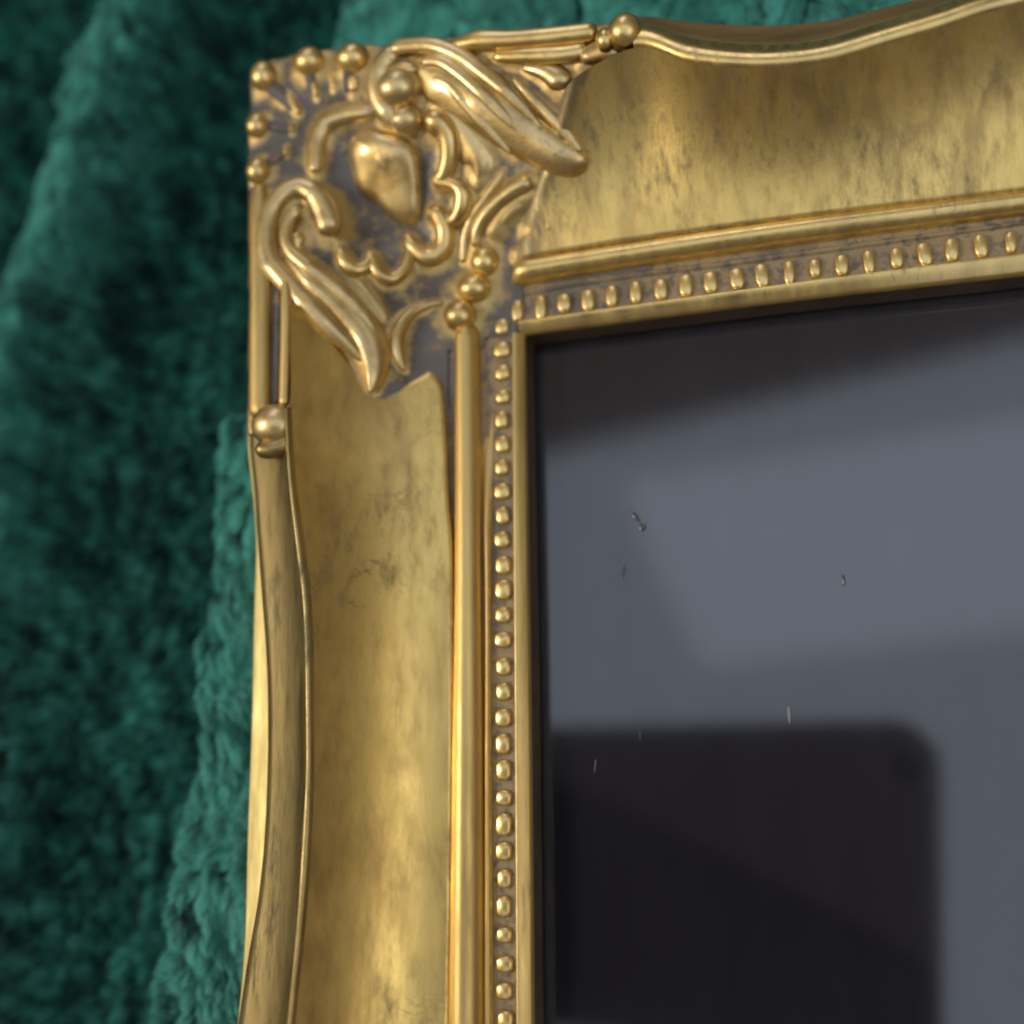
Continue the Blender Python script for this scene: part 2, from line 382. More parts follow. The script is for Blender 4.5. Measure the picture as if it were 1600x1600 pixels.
    if L_: a = at(783, 512, 1.6); step = np.array([0, -1.0, 0]); n = 36
    else: a = at(810, 486, 1.6); step = np.array([1.0, 0, 0]); n = 32
    return mould, line

def bev(o): pass

def pillow(r):
    """cushion-shaped bead, unit half sizes"""
    V = []; F = []; nu, nv = 12, 5
    for j in range(nv + 1):
        ph = (math.pi / 2) * j / nv
        for i in range(nu):
            th = 2 * math.pi * i / nu
            c, s_ = math.cos(th), math.sin(th); k = (abs(c) ** 4.5 + abs(s_) ** 4.5) ** (-1 / 4.5)
            rr = math.cos(ph) ** .32 if j < nv else 0.0
            V.append((c * k * rr, s_ * k * rr, math.sin(ph) ** .8))
    for j in range(nv):
        for i in range(nu):
            a = j * nu + i; b = j * nu + (i + 1) % nu
            F.append((a, b, b + nu, a + nu))
    return V, F

mL, lineL = loft('left'); mT, lineT = loft('top')

# beads in the channel: one mesh shared by all
Vp, Fp = pillow(1)
bead_me = bpy.data.meshes.new('bead'); bead_me.from_pydata([tuple(c * MM for c in q) for q in Vp], [], Fp)
bead_me.polygons.foreach_set('use_smooth', [True] * len(bead_me.polygons)); bead_me.materials.append(m_gold)
def bead_row(mould, side):
    pitch = 4.88
    for k in range(30):
        if side == 'left':
            c0 = at(783, 512, .5); y = c0[1] - pitch * k
            # keep on the channel's centre line
            s = 512.0
            for _ in range(12):
                c = (lineL('chin', .5, s) + lineL('chout', .5, s)) / 2; s += (c[1] - y) / .125 * .9
            sx, sy = 1.5, 1.8; ang = 0
        else:
            c0 = at(810, 486, .5); x = c0[0] + pitch * 1.0 * k
            s = 810.0
            for _ in range(12):
                c = lineT('chin', .5, s) * .58 + lineT('chout', .5, s) * .42; s += (x - c[0]) / .125 * .9
            sx, sy = 1.25, 2.3; ang = 0
        o = bpy.data.objects.new('bead', bead_me); C.objects.link(o); o.parent = mould
        j = _rng.normal(0, .09, 4)
        o.location = ((c[0] + j[0]) * MM, (c[1] + j[1]) * MM, (.45) * MM)
        o.scale = (sx * (1 + j[2]), sy * (1 + j[3]), 1.05)
        o.rotation_euler = (0, 0, ang + _rng.normal(0, .05))
bead_row(mL, 'left'); bead_row(mT, 'top')

# ------------------------------------------------------------------ carved corner
corner = empty('corner_ornament', frame)
CUP = at(600, 330, 5)
def ground(x, y):
    x = np.asarray(x, float); y = np.asarray(y, float)
    sl = -x; st = y * .90
    k = 2.0
    s = np.log(np.exp(np.clip(sl, -20, 80) / k) + np.exp(np.clip(st, -20, 80) / k)) * k
    h = np.interp(s - 1.0, [0, 8, 14, 20, 30, 40, 48, 54, 60], [.6, .8, 1.4, 3.6, 8.0, 12.4, 14.0, 14.2, 13.6])
    d = np.hypot(x - CUP[0], (y - CUP[1]))
    h = h - 1.6 * np.exp(-(d / 8.5) ** 4)
    return h
def on(px, py, lift=0.0):
    h = 5.0
    for _ in range(14):
        p_ = at(px, py, h + lift); h = .5 * h + .5 * float(ground(p_[0], p_[1]))
    p_ = at(px, py, h + lift); return p_

SWELL = []
def tube(name, pts, mat=None, lift=.3, flat=.85, seg=14, n=10, parent=None, ends=(1, 1), mmpp=.118, ridge=0.0):
    """pts: (px, py, width_px[, extra lift])"""
    P = catmull([(p_[0], p_[1], p_[2], p_[3] if len(p_) > 3 else 0.0) for p_ in pts], n)
    cen = np.array([on(q[0], q[1], lift + q[3]) for q in P]); rad = P[:, 2] / 2 * mmpp * 1.28
    SWELL.extend([(c_[0], c_[1], r_, 1.0 if mat is not m_wash else .5) for c_, r_ in zip(cen, rad)])
    tan = np.gradient(cen, axis=0); tan[:, 2] *= .5; tan /= np.linalg.norm(tan, axis=1)[:, None]
    d = np.concatenate([[0], np.cumsum(np.linalg.norm(np.diff(cen, axis=0), axis=1))])
    prof = np.ones(len(d))
    for e, dist, r in ((ends[0], d, rad[0]), (ends[1], d[-1] - d, rad[-1])):
        if e: prof *= np.sqrt(np.clip(1 - (1 - np.clip(dist / max(r, .01), 0, 1)) ** 2, 0.0, 1))
    V = []; F = []
    for i in range(len(cen)):
        side = np.cross(tan[i], [0, 0, 1.0]); side /= np.linalg.norm(side); up = np.cross(side, tan[i])
        r = max(rad[i] * prof[i], .01)
        for k in range(seg):
            th = 2 * math.pi * k / seg; rr = 1 + ridge * math.cos(4 * th)
            V.append(cen[i] + side * math.cos(th) * r * rr + up * math.sin(th) * r * flat * rr)
    m = len(cen)
    for i in range(m - 1):
        for k in range(seg):
            a = i * seg + k; b = i * seg + (k + 1) % seg
            F.append((a, b, b + seg, a + seg))
    F.append(tuple(range(seg))[::-1]); F.append(tuple(range((m - 1) * seg, m * seg)))
    o = mesh(name, V, F, mat or m_scroll, parent or corner); fix_normals(o); return o

def ribbon(name, pts, H, amp, nr, mat=None, lift=0.0, n=10, seg=26, power=2.2, mmpp=.118, skew=0.0):
    """leaf: (px, py, width_px) along its middle, domed with nr ridges across"""
    P = catmull([(p_[0], p_[1], p_[2], p_[3] if len(p_) > 3 else 1.0) for p_ in pts], n)
    cen = np.array([on(q[0], q[1], lift) for q in P]); hw = P[:, 2] / 2 * mmpp
    SWELL.extend([(c_[0], c_[1], r_ * .9, .8) for c_, r_ in zip(cen, hw)])
    tan = np.gradient(cen[:, :2], axis=0); tan /= np.linalg.norm(tan, axis=1)[:, None]
    V = []; m = len(cen)
    for i in range(m):
        side = np.array([tan[i][1], -tan[i][0]]); t = i / (m - 1)
        fade = min(1, t * 7, (1 - t) * 3.0)
        for k in range(seg + 1):
            c = -1 + 2 * k / seg
            x, y = cen[i][:2] + side * c * hw[i]
            z = cen[i][2] + P[i][3] * (H * (1 - abs(c) ** power) + skew * c) + amp * fade * (math.cos(math.pi * nr * c) - .5) * (1 - abs(c) ** 6)
            if k in (0, seg): z -= 2.5
            V.append((x, y, z))
    F = [(i * (seg + 1) + k, i * (seg + 1) + k + 1, (i + 1) * (seg + 1) + k + 1, (i + 1) * (seg + 1) + k) for i in range(m - 1) for k in range(seg)]
    o = mesh(name, V, F, mat or m_scroll, parent=corner); fix_normals(o); return o

def ball(name, px, py, rx, ry=None, lift=.6, mat=None, hk=.9, parent=None):
    ry = ry or rx; c = on(px, py, lift); V = []; F = []; nu, nv = 20, 12; mm = .142; SWELL.append((c[0], c[1], rx * mm, 1.0))
    for j in range(nv + 1):
        ph = math.pi * j / nv
        for i in range(nu):
            th = 2 * math.pi * i / nu
            V.append((c[0] + rx * mm * math.sin(ph) * math.cos(th), c[1] + ry * mm * math.sin(ph) * math.sin(th), c[2] + (rx + ry) / 2 * mm * hk * math.cos(ph)))
    for j in range(nv):
        for i in range(nu):
            a = j * nu + i; b = j * nu + (i + 1) % nu; F.append((a, b, b + nu, a + nu))
    o = mesh(name, V, F, mat or m_gold, parent or corner); fix_normals(o); return o

def c1(X, Y): return (370 + X / 2.667, 40 + Y / 2.667)
def T1(name, L_, **k): return tube(name, [(*c1(q[0], q[1]), q[2] / 2.667, *(q[3:])) for q in L_], **k)
def R1(name, L_, *a, **k): return ribbon(name, [(*c1(q[0], q[1]), q[2] / 2.667, *(q[3:])) for q in L_], *a, **k)

# fan of lobes with a ball at each outer end
for bl, tail in [(((413, 120), 21, 24), [(420, 132, 26), (436, 146, 22), (462, 172, 14)]),
                 (((484, 97), 24, 22), [(486, 108, 28), (488, 125, 20), (493, 150, 11)]),
                 (((552, 92), 26, 23), [(550, 104, 30), (548, 124, 22), (546, 148, 14)]),
                 (((403, 197), 18, 20), [(412, 198, 22), (434, 200, 18), (458, 204, 10)]),
                 (((404, 268), 19, 21), [(412, 264, 22), (430, 250, 18), (447, 234, 9)])]:
    ball('bead', bl[0][0], bl[0][1], bl[1], bl[2], lift=1.2)
    tube('lobe', tail, m_wash, lift=.2)
tube('lobe', [(520, 112, 12), (522, 140, 8)], m_gold, lift=.3); tube('lobe', [(449, 146, 9), (464, 172, 12), (468, 180, 6)], m_gold, lift=.7)
tube('lobe', [(490, 128, 10), (494, 152, 7)], m_gold, lift=.9); tube('lobe', [(456, 190, 8), (455, 206, 7)], m_gold, lift=1.0); tube('lobe', [(446, 226, 7), (446, 242, 6)], m_gold, lift=1.0)
tube('lobe', [(553, 118, 18), (552, 146, 14)], m_gold, lift=.8)
# inner rim over the flower
T1('rim', [(325, 620, 45), (330, 560, 62), (338, 480, 72), (375, 410, 76), (450, 375, 72), (540, 362, 66), (590, 352, 50)], lift=1.0)
# upper scroll: leaf with three ridges
R1('leaf', [(760, 160, 170, .5), (860, 200, 290, .9), (1000, 285, 290), (1130, 370, 280), (1240, 450, 250), (1340, 520, 225), (1410, 555, 190, .9), (1450, 572, 130, .7), (1472, 582, 60, .4)], 3.2, .0, 0, lift=.9)
T1('scroll', [(640, 95, 60), (740, 82, 60), (830, 85, 60), (930, 125, 60), (1020, 190, 60), (1110, 262, 58), (1190, 340, 46), (1270, 430, 16)], lift=3.3, flat=.7)
T1('scroll', [(770, 150, 40), (850, 150, 54), (930, 200, 58), (1010, 270, 58), (1090, 350, 54), (1160, 420, 42), (1230, 500, 14)], lift=3.6, flat=.7)
T1('scroll', [(815, 220, 36), (880, 240, 48), (945, 310, 52), (1010, 385, 50), (1070, 450, 38), (1140, 530, 12)], lift=3.2, flat=.7)
T1('scroll', [(1150, 215, 16), (1220, 290, 36), (1300, 370, 42), (1370, 440, 44), (1435, 530, 24)], lift=3.0, flat=.7)
R1('leaf', [(840, 330, 130, .7), (920, 400, 190), (980, 490, 210), (1010, 570, 180), (1010, 640, 100, .7), (1000, 690, 50, .4)], 1.7, .14, 2, lift=.2)
# volute of the upper scroll
T1('volute', [(760, 440, 40, -1.0), (700, 425, 70, -.4), (640, 370, 90), (598, 300, 96), (590, 220, 90), (620, 150, 84), (680, 105, 78)], lift=2.4)
ball('volute', *c1(675, 265), 34, 30, lift=2.6, mat=m_scroll); ball('volute', *c1(705, 395), 27, 24, lift=1.6, mat=m_scroll)
T1('volute', [(640, 200, 40), (690, 175, 44), (750, 190, 40)], lift=3.2)
# flower: scalloped rim, hollow cup, bud
c = CUP; V = []; F = []
for j in range(15):
    for i in range(48):
        r = 13.5 * j / 14; th = 2 * math.pi * i / 48; x = c[0] - .8 + r * math.cos(th) * .92; y = c[1] - .6 + r * math.sin(th) * 1.12
        V.append((x, y, float(ground(x, y)) + .25 - .9 * (1 - (j / 14) ** 2) - (.5 if j == 14 else 0)))
for j in range(14):
    for i in range(48):
        a = j * 48 + i; b = j * 48 + (i + 1) % 48; F.append((a, b, b + 48, a + 48))
o = mesh('flower_cup', V, F, m_cup, corner); fix_normals(o)
rim = [(780, 395, 60), (835, 405, 84), (878, 455, 76), (888, 540, 66), (868, 615, 56), (845, 650, 44),
       (905, 665, 50), (942, 700, 60), (935, 770, 62), (895, 815, 50), (820, 785, 46),
       (840, 790, 62), (868, 850, 66), (862, 925, 66), (800, 968, 62), (735, 925, 50), (712, 885, 34),
       (722, 940, 40), (702, 1010, 42), (655, 1055, 44), (605, 1045, 46), (572, 1000, 44), (556, 955, 30),
       (545, 1000, 44), (495, 1020, 50), (450, 985, 48), (425, 925, 30)]
T1('scalloped_rim', [(a, b, w_ * 1.15) for a, b, w_ in rim], lift=1.5, flat=1.0, mat=m_gold, n=8)
out = [c1(*q) for q in [(480, 455), (462, 520), (478, 610), (505, 690), (580, 750), (650, 815), (715, 838), (765, 815), (775, 720), (772, 620), (765, 540), (735, 480), (660, 440), (560, 425)]]
oc = catmull([(a, b, 0) for a, b in out + out[:1]], 5)[:-1]
cx, cy = c1(600, 560)
V = [on(cx, cy, 5.0)]; F = []; m = len(oc); nr = 8
for j in range(1, nr + 1):
    rho = j / nr
    for q in oc:
        x = cx + (q[0] - cx) * rho; y = cy + (q[1] - cy) * rho
        base = on(x, y, 0.0); z = 4.4 * math.sqrt(max(1 - rho ** 2.2, 0))
        pt = on(x, y, z); V.append(pt)
F += [(0, 1 + i, 1 + (i + 1) % m) for i in range(m)]
for j in range(nr - 1):
    for i in range(m):
        a = 1 + j * m + i; b = 1 + j * m + (i + 1) % m; F.append((a, b, b + m, a + m))
o = mesh('bud', V, F, m_scroll, corner); fix_normals(o)
T1('bud_rib', [(650, 460, 16), (690, 540, 34), (715, 640, 34), (735, 740, 18)], lift=2.4, flat=.6)
# left scroll
T1('scroll', [(400, 880, 60, -.6), (385, 840, 96), (365, 770, 100), (320, 700, 84), (250, 672, 74), (180, 710, 76), (135, 790, 80), (122, 890, 84), (135, 980, 84), (180, 1040, 84), (260, 1130, 84), (350, 1225, 84), (440, 1310, 60), (530, 1400, 20)], lift=2.2, flat=.75)
T1('scroll', [(265, 760, 46), (222, 800, 50), (205, 870, 52), (225, 940, 56), (290, 1000, 62), (380, 1070, 62), (470, 1150, 60), (540, 1230, 48), (575, 1310, 36), (572, 1370, 12)], lift=2.6, flat=.75)
R1('leaf', [(215, 960, 110, .5), (310, 1075, 170), (430, 1190, 205), (520, 1295, 210), (560, 1395, 175), (570, 1475, 110, .9), (567, 1530, 44, .6)], 2.6, .1, 3, lift=.8)
R1('leaf', [(470, 1010, 60, .6), (520, 1080, 90), (580, 1160, 80), (620, 1230, 50, .6)], 1.1, .1, 2, lift=.2)
tube('bead', [(233 / 2.667 + 370 + 12, 360, 34), (462, 385, 30), (470, 400, 20)], m_gold, lift=.2)
# outer bars of the left side
T1('bar', [(90, 660, 50), (92, 760, 80), (95, 900, 82), (98, 1100, 84), (96, 1300, 84), (96, 1500, 84), (96, 1640, 84)], lift=1.8, flat=.7, mat=m_rail)
T1('groove', [(163, 1030, 24), (163, 1200, 34), (158, 1400, 34), (152, 1580, 34)], lift=1.35, flat=.3, mat=m_wash)
T1('bar', [(200, 1060, 26), (206, 1150, 42), (206, 1300, 44), (202, 1450, 44), (196, 1590, 40)], lift=3.6, flat=.8, mat=m_rail)
T1('leaflet', [(300, 1220, 20), (312, 1290, 44), (325, 1370, 44), (335, 1430, 20)], lift=1.2)
ball('boss', 428, 664, 33, 30, lift=3.9, mat=m_scroll, hk=.75)
tube('boss', [(452, 640, 10), (462, 662, 18), (452, 688, 22), (425, 702, 26), (400, 700, 20)], m_lip, lift=4.6)
# small curl above the left cove
T1('curl', [(860, 1150, 20), (790, 1165, 34), (725, 1200, 42), (680, 1260, 54), (665, 1330, 52), (680, 1400, 36), (700, 1440, 14)], lift=.9)
# three balls at the inner corner
ball('ball', 758, 409, 22, 23, lift=1.0); ball('ball', 741, 452, 26, 22, lift=1.0); ball('ball', 719, 494, 25, 24, lift=1.2)
# curls beside the top cove
T1('curl', [(1000, 930, 34), (1000, 860, 48), (1040, 785, 56), (1105, 720, 60), (1175, 670, 64), (1235, 650, 60)], lift=1.2)
T1('curl', [(940, 990, 22), (950, 880, 32), (985, 790, 36), (1040, 715, 36), (1085, 650, 32), (1112, 600, 18)], lift=.9)
T1('curl', [(1080, 860, 60), (1150, 770, 70), (1240, 720, 50)], lift=-.2, mat=m_scroll)
# upper outer bars
tube('bar', [(700, 74, 16), (745, 64, 28), (800, 62, 26), (870, 56, 26), (935, 49, 26)], m_gold, lift=2.6, flat=.8)
tube('bar', [(770, 88, 16), (830, 86, 24), (880, 84, 26), (920, 78, 26)], m_gold, lift=2.2, flat=.7)
tube('bar', [(815, 104, 12), (850, 110, 26), (875, 125, 34), (884, 142, 24)], m_scroll, lift=1.0, flat=.7)
tube('bar', [(905, 92, 20), (940, 80, 34), (975, 78, 30)], m_scroll, lift=2.4, flat=.7)
ball('ball', 977, 50, 24, 25, lift=5.2); ball('ball', 946, 63, 14, 17, lift=4.6)
for px, py, a, b in ((834, 366, 14, 12), (860, 350, 10, 20), (812, 402, 10, 10), (872, 300, 12, 16)):
    ball('worn_boss', px, py, a, b, lift=-.3, mat=m_cove_t)

# ground slab
gx = np.linspace(-57, .3, 120); 
rows = []
TL = at(394, 92, 8); 
edge_top = [(394, 108), (440, 92), (500, 84), (560, 76), (640, 72), (740, 60), (840, 52), (930, 42), (1010, 34)]
edge_left = [(108, 394), (200, 391), (280, 391), (430, 393), (660, 390)]
ys = np.linspace(-.3, 62, 120)
top_pts = np.array([at(x, y, 13.6)[:2] for x, y in edge_top]); top_pts = top_pts[np.argsort(top_pts[:, 0])]
left_pts = np.array([at(x, y, 13.6)[:2] for y, x in edge_left]); left_pts = left_pts[np.argsort(left_pts[:, 1])]
xa, xb = left_pts[:, 0].min(), at(1000, 200, 9)[0]; yb = at(400, 690, 9)[1]
NU = 170
us = np.linspace(0, 1, NU)
rows = []
for uu in us:           # from the outside left to the inner right
    row = []
    for vv in us:       # from the top down
        # square mapped so that the outer boundary follows the traced outline
        x = -60 + uu * (xb + 60); y = yb + (1 - vv) * (66 - yb)
        yt = np.interp(x, top_pts[:, 0], top_pts[:, 1]); xl = np.interp(y, left_pts[:, 1], left_pts[:, 0])
        yy = min(y, yt); xx = max(x, xl)
        drop = max(y - yt, 0) + max(xl - x, 0)
        z = float(ground(xx, yy))
        if drop > 0: z -= min(drop * 8, 25)
        row.append((xx, yy, max(z, H_BASE)))
    rows.append(row)
G = np.array(rows)
V = G.reshape(-1, 3); F = []
for i in range(NU - 1):
    for j in range(NU - 1):
        q = [i * NU + j, i * NU + j + 1, (i + 1) * NU + j + 1, (i + 1) * NU + j]
        c = V[q].mean(axis=0)
        if c[0] > -1.8 and c[1] < 2.2: continue
        if c[0] > -16 and c[1] < -2: continue
        if c[0] > 0 and c[1] < 10.5: continue
        if c[0] > -8.5 and c[1] < 0: continue
        F.append(q)

SW = np.array(SWELL); bump_ = np.zeros(len(V)); gilt = np.zeros(len(V))
for x, y, r, k in SW:
    d2 = ((V[:, 0] - x) ** 2 + (V[:, 1] - y) ** 2) / (r * r)
    bump_ = np.maximum(bump_, np.exp(-d2 / 2.2) * min(r, 1.6) * 1.0 * k); gilt = np.maximum(gilt, np.exp(-d2 / 3.6) * k)
for x, y, r in [(*at(845, 330, 6)[:2], 6.0), (*at(880, 200, 8)[:2], 7.0), (*at(850, 110, 12)[:2], 5.0), (*at(470, 560, 12)[:2], 4.0), (*at(840, 390, 4)[:2], 4.0), (*at(440, 160, 14)[:2], 3.0)]:
    gilt = np.maximum(gilt, .8 * np.exp(-((V[:, 0] - x) ** 2 + (V[:, 1] - y) ** 2) / (r * r)))
V = V.copy(); inside = V[:, 2] > 0
V[:, 2] += bump_ * inside + .25 * (fbm(V[:, 0] / 2.2 + 50, V[:, 1] / 2.2 + 50, 31, 3) - .5)
o = mesh('carved_ground', V, F, m_ground, corner)
at_ = o.data.attributes.new('gilt', 'FLOAT', 'POINT'); at_.data.foreach_set('value', gilt.astype(np.float32))


# ------------------------------------------------------------------ glass and backing
def slab(name, x0, x1, y0, y1, z0, z1, mat, parent):
    V = [(x, y, z) for z in (z0, z1) for y in (y0, y1) for x in (x0, x1)]
    F = [(0, 2, 3, 1), (4, 5, 7, 6), (0, 1, 5, 4), (2, 6, 7, 3), (0, 4, 6, 2), (1, 3, 7, 5)]
    return mesh(name, V, F, mat, parent, smooth=False)
slab('glass', -3, 185, -190, 4, GLASS_H - 1.6, GLASS_H, m_glass, frame)
slab('backing_board', -3.5, 186, -191, 4.5, GLASS_H - 4.5, GLASS_H - 1.75, m_back, frame)

def fleck(name, px, py, wpx, hpx, mat, turn=0.0):
    c = at(px, py, GLASS_H); V = []; n_ = 10
    for k in range(n_):
        t = 2 * math.pi * k / n_; a = wpx / 2 * .13 * math.cos(t); b = hpx / 2 * .13 * math.sin(t) * (1 + .2 * math.sin(3 * t))
        V.append((c[0] + a * math.cos(turn) - b * math.sin(turn), c[1] + a * math.sin(turn) + b * math.cos(turn), GLASS_H + .03))
    V += [(x * .6 + c[0] * .4, y * .6 + c[1] * .4, GLASS_H + .12) for x, y, _ in V]
    F = [(i, (i + 1) % n_, n_ + (i + 1) % n_, n_ + i) for i in range(n_)] + [tuple(range(n_, 2 * n_))]
    mesh(name, V, F, mat, frame)
m_dust, nt, p = new_mat('pale_lint'); p.inputs['Base Color'].default_value = (0.16, 0.17, 0.19, 1); p.inputs['Roughness'].default_value = .9
m_smut, nt, p = new_mat('brown_grime'); p.inputs['Base Color'].default_value = (0.07, 0.06, 0.06, 1); p.inputs['Roughness'].default_value = .12; p.inputs['Specular IOR Level'].default_value = .8
m_flk, nt, p = new_mat('white_lint'); p.inputs['Base Color'].default_value = (0.25, 0.27, 0.3, 1)
fleck('lint', 1233, 1116, 5, 24, m_flk); fleck('lint', 930, 1196, 2.5, 20, m_dust, -.15); fleck('lint', 972, 890, 2, 30, m_dust, -.12)
fleck('lint', 1000, 1150, 2, 14, m_dust)
fleck('grime', 992, 806, 7, 14, m_smut, .5); fleck('grime', 1003, 822, 7, 12, m_smut, -.3); fleck('grime', 1318, 905, 4, 16, m_smut)

# ------------------------------------------------------------------ the phone taking the picture, seen mirrored in the glass
ph = empty('phone'); ph['label'] = 'dark phone with rounded corners, mirrored in the glass'; ph['category'] = 'phone'
ph.matrix_world = cam.matrix_world.copy()
def rounded(x0, x1, y0, y1, r, z0, z1, name, mat, n=10):
    pts = []
    for cx_, cy_, a0 in ((x1 - r, y1 - r, 0), (x0 + r, y1 - r, 90), (x0 + r, y0 + r, 180), (x1 - r, y0 + r, 270)):
        for k in range(n + 1):
            t = math.radians(a0 + 90 * k / n); pts.append((cx_ + r * math.cos(t), cy_ + r * math.sin(t)))
    m_ = len(pts); V = [(a, b, z0) for a, b in pts] + [(a, b, z1) for a, b in pts]
    F = [tuple(range(m_))[::-1], tuple(range(m_, 2 * m_))] + [(i, (i + 1) % m_, m_ + (i + 1) % m_, m_ + i) for i in range(m_)]
    return mesh(name, V, F, mat, ph, smooth=False)
rounded(-185, 10, -100, 18, 17, 2.5, 10, 'body', m_phone)
wedge = [(-184, 2), (-122, -12), (0, -60), (9.9, -66), (9.9, -86), (-3, -99.9), (-170, -99.9)]
mesh('shade_wedge', [(a, b, z) for z in (1.2, 2.4) for a, b in wedge], [tuple(range(7))[::-1], tuple(range(7, 14))] + [(i, (i + 1) % 7, 7 + (i + 1) % 7, 7 + i) for i in range(7)], m_wedge, ph, smooth=False)  # added dark sheet: paints the lower phone as less lit
rounded(-4.6, 4.6, -4.6, 4.6, 4.5, 1.7, 2.4, 'lens_ring', m_lens)

# ------------------------------------------------------------------ plush throw
throw = empty('plush_throw'); throw['label'] = 'dark green plush throw with long pile, folded beneath the gilt frame'; throw['category'] = 'blanket'
def seg_dist(x, y, pl):
    """signed distance to a polyline of world points (positive on its right)"""
    best = np.full(x.shape, 1e9); sign = np.zeros(x.shape)
    for (ax, ay), (bx, by) in zip(pl[:-1], pl[1:]):
        dx, dy = bx - ax, by - ay; L2 = dx*dx + dy*dy
        t = np.clip(((x-ax)*dx + (y-ay)*dy) / L2, 0, 1); qx = ax + t*dx; qy = ay + t*dy
        d = np.hypot(x-qx, y-qy); s = np.sign((x-ax)*dy - (y-ay)*dx) * -1
        k = d < best; best = np.where(k, d, best); sign = np.where(k, s, sign)
    return best, sign
def wl(L_, h=-12): return [tuple(at(a, b, h)[:2]) for a, b in L_]
R_A = wl([(260, -150), (190, 0), (140, 130), (110, 250), (100, 420), (60, 560), (50, 800), (40, 1000), (20, 1300), (0, 1700), (-20, 2000)])
EDGE_A = wl([(230, -150), (150, 0), (100, 110), (75, 200), (55, 320), (0, 430), (-80, 600)])      # sharp left edge of the first fold
EDGE_B = wl([(400, 560), (372, 610), (345, 690), (340, 850), (320, 1000), (300, 1200), (275, 1400), (255, 1600), (230, 1900)])  # sharp left edge of the second fold
def side_of(x, y, pl):
    P_ = np.array(pl); o_ = np.argsort(P_[:, 1]); return x - np.interp(y, P_[o_, 1], P_[o_, 0])
def zcloth(x, y):
    x = np.asarray(x, float); y = np.asarray(y, float)
    a = side_of(x, y, EDGE_A); b = side_of(x, y, EDGE_B)
    z = -48 + 5 * fbm(x / 22 + 9, y / 30 + 5, 3)
    sa = np.where(a < 0, np.exp(-(a / 3.0) ** 2), np.exp(-(np.maximum(a - 7, 0) / 12.0) ** 2))
    z = z + 31 * sa
    sb = np.where(b < 0, np.exp(-(b / 2.2) ** 2), 1.0)
    yb_ = at(372, 600, -12)[1]
    sb = sb * np.clip((yb_ + 2 - y) / 9, 0, 1)
    z = np.maximum(z, -50 + 35 * sb) + 4.0 * (fbm(x / 9 + 3, y / 20 + 3, 11) - .4) + (1.6 + 5.0 * np.clip((-22 - z) / 14, 0, 1)) * (fbm(x / 3.0 + 3 + y / 14, y / 5.5 + 3, 17, 3) - .5)
    under = np.clip((x + 62) / 8, 0, 1) * np.clip((66 - y) / 8, 0, 1)
    z = z * (1 - under) + np.minimum(z, -16.5) * under
    t = np.clip((y - 58) / 14, 0, 1) * np.clip((x + 62) / 10, 0, 1)
    z = z + t * (np.clip(-17 + 4 * fbm(x / 18, y / 9, 5), -30, -12) - z) * .8
    return z
X0, X1, Y0, Y1 = -260, 230, -260, 220
nx, ny = 380, 380
gxs = np.linspace(X0, X1, nx); gys = np.linspace(Y0, Y1, ny); XX, YY = np.meshgrid(gxs, gys)
ZZ = zcloth(XX, YY)
grid_mesh('backing_cloth', np.stack([XX, YY, ZZ], -1), m_cloth, throw)

rg = np.random.default_rng(12)
def visible_patch(n):
    """strand roots in the strips of the throw that lie beside the frame"""
    k = int(n * .78)
    x = rg.uniform(-186, -52, k); y = rg.uniform(-165, 150, k)
    x2 = rg.uniform(-60, 110, n - k); y2 = rg.uniform(56, 115, n - k)
    return np.concatenate([x, x2]), np.concatenate([y, y2])
NH = 880000
hx, hy = visible_patch(NH)
# nearest tuft centre on a jittered grid
CS = 3.4
jit = np.random.default_rng(3).random((256, 256, 2))
def tuft(x, y, cs, J):
    gi = np.floor(x / cs).astype(int); gj = np.floor(y / cs).astype(int); best = np.full(x.shape, 1e9); bx = x.copy(); by = y.copy(); bi = gi.copy(); bj = gj.copy()
    for di in (-1, 0, 1):
        for dj in (-1, 0, 1):
            i = gi + di; j = gj + dj; cx_ = (i + J[i % 256, j % 256, 0]) * cs; cy_ = (j + J[i % 256, j % 256, 1]) * cs
            d = np.hypot(x - cx_, (y - cy_) * .75); k = d < best
            best = np.where(k, d, best); bx = np.where(k, cx_, bx); by = np.where(k, cy_, by); bi = np.where(k, i, bi); bj = np.where(k, j, bj)
    return bx, by, bi, bj, best
bx, by, bi, bj, bd = tuft(hx, hy, CS, jit)
R3 = np.random.default_rng(5).random((256, 256, 4))
tr = R3[bi % 256, bj % 256]
hgt = np.clip((zcloth(bx, by) + 42) / 22, 0, 1)
ang = -1.9 + 2.4 * (fbm(bx / 12 + 40, by / 26 + 40, 21, 3) - .5) * 2 + (tr[:, 0] - .5) * (2.4 - 1.6 * hgt)
leanv = .2 + .8 * tr[:, 1] + 2.4 * hgt
ln = 3.6 + 1.4 * (tr[:, 2] - .5) + .8 * (1 - hgt) + rg.normal(0, .35, NH)
dx = np.cos(ang) * leanv; dy = np.sin(ang) * leanv - 1.0
pull = .08 + .45 * tr[:, 3] * (1.15 - hgt)
tx = hx * (1 - pull) + bx * pull + dx + rg.normal(0, .35, NH); ty = hy * (1 - pull) + by * pull + dy + rg.normal(0, .35, NH)
hz = zcloth(hx, hy)
hor = np.hypot(tx - hx, ty - hy); tz = hz + np.sqrt(np.maximum(ln ** 2 - np.minimum(hor, ln * .92) ** 2, 1.2))
root = np.stack([hx, hy, hz - .2], -1); tip = np.stack([tx, ty, tz], -1)
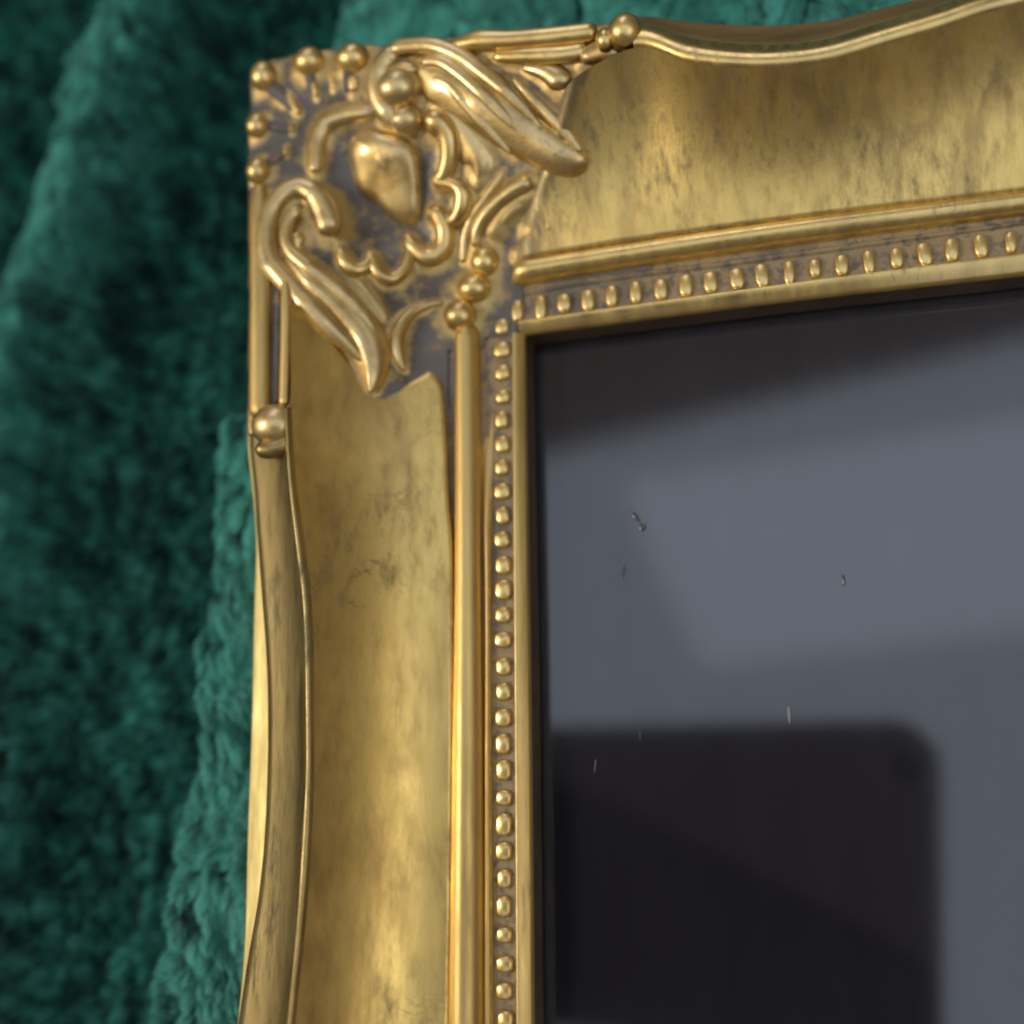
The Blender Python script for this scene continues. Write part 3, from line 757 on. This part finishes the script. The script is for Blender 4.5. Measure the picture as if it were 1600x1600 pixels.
mid = (root + tip) / 2; mid[:, 2] += .5; mid[:, 0] -= (tx - hx) * .15; mid[:, 1] -= (ty - hy) * .15
# keep the pile out of the frame's body
ok = (rg.random(NH) < .30 + .70 * hgt) & ~((tip[:, 0] > -57.5) & (tip[:, 1] < 61) & (hx > -60) & (hy < 64))
root, mid, tip, tr, hz, hgt = root[ok], mid[ok], tip[ok], tr[ok], hz[ok], hgt[ok]; n = len(root)
w = rg.uniform(.10, .22, n)
lv_ = tip - root; wa = np.arctan2(lv_[:, 1], lv_[:, 0]) + np.pi / 2 + rg.normal(0, .45, n); wv = np.stack([np.cos(wa), np.sin(wa), np.zeros(n)], -1) * w[:, None]
V = np.stack([root - wv, root + wv, mid + wv * .9, mid - wv * .9, tip], 1).reshape(-1, 3) * MM
base = np.arange(n)[:, None] * 5
quads = (base + [0, 1, 2, 3]).ravel(); tris = (base + [3, 2, 4]).ravel()
loops = np.concatenate([quads, tris]); starts = np.concatenate([np.arange(n) * 4, n * 4 + np.arange(n) * 3]); totals = np.concatenate([np.full(n, 4), np.full(n, 3)])
me = bpy.data.meshes.new('pile'); me.vertices.add(len(V)); me.vertices.foreach_set('co', V.ravel())
me.loops.add(len(loops)); me.loops.foreach_set('vertex_index', loops.astype(np.int32))
me.polygons.add(len(starts)); me.polygons.foreach_set('loop_start', starts.astype(np.int32))
me.polygons.foreach_set('use_smooth', np.ones(len(starts), bool))
me.update(calc_edges=True); me.validate()
patch = fbm(root[:, 0] / 3.2 + root[:, 1] / 12 + 80, root[:, 1] / 6.5 + 80, 61, 3)
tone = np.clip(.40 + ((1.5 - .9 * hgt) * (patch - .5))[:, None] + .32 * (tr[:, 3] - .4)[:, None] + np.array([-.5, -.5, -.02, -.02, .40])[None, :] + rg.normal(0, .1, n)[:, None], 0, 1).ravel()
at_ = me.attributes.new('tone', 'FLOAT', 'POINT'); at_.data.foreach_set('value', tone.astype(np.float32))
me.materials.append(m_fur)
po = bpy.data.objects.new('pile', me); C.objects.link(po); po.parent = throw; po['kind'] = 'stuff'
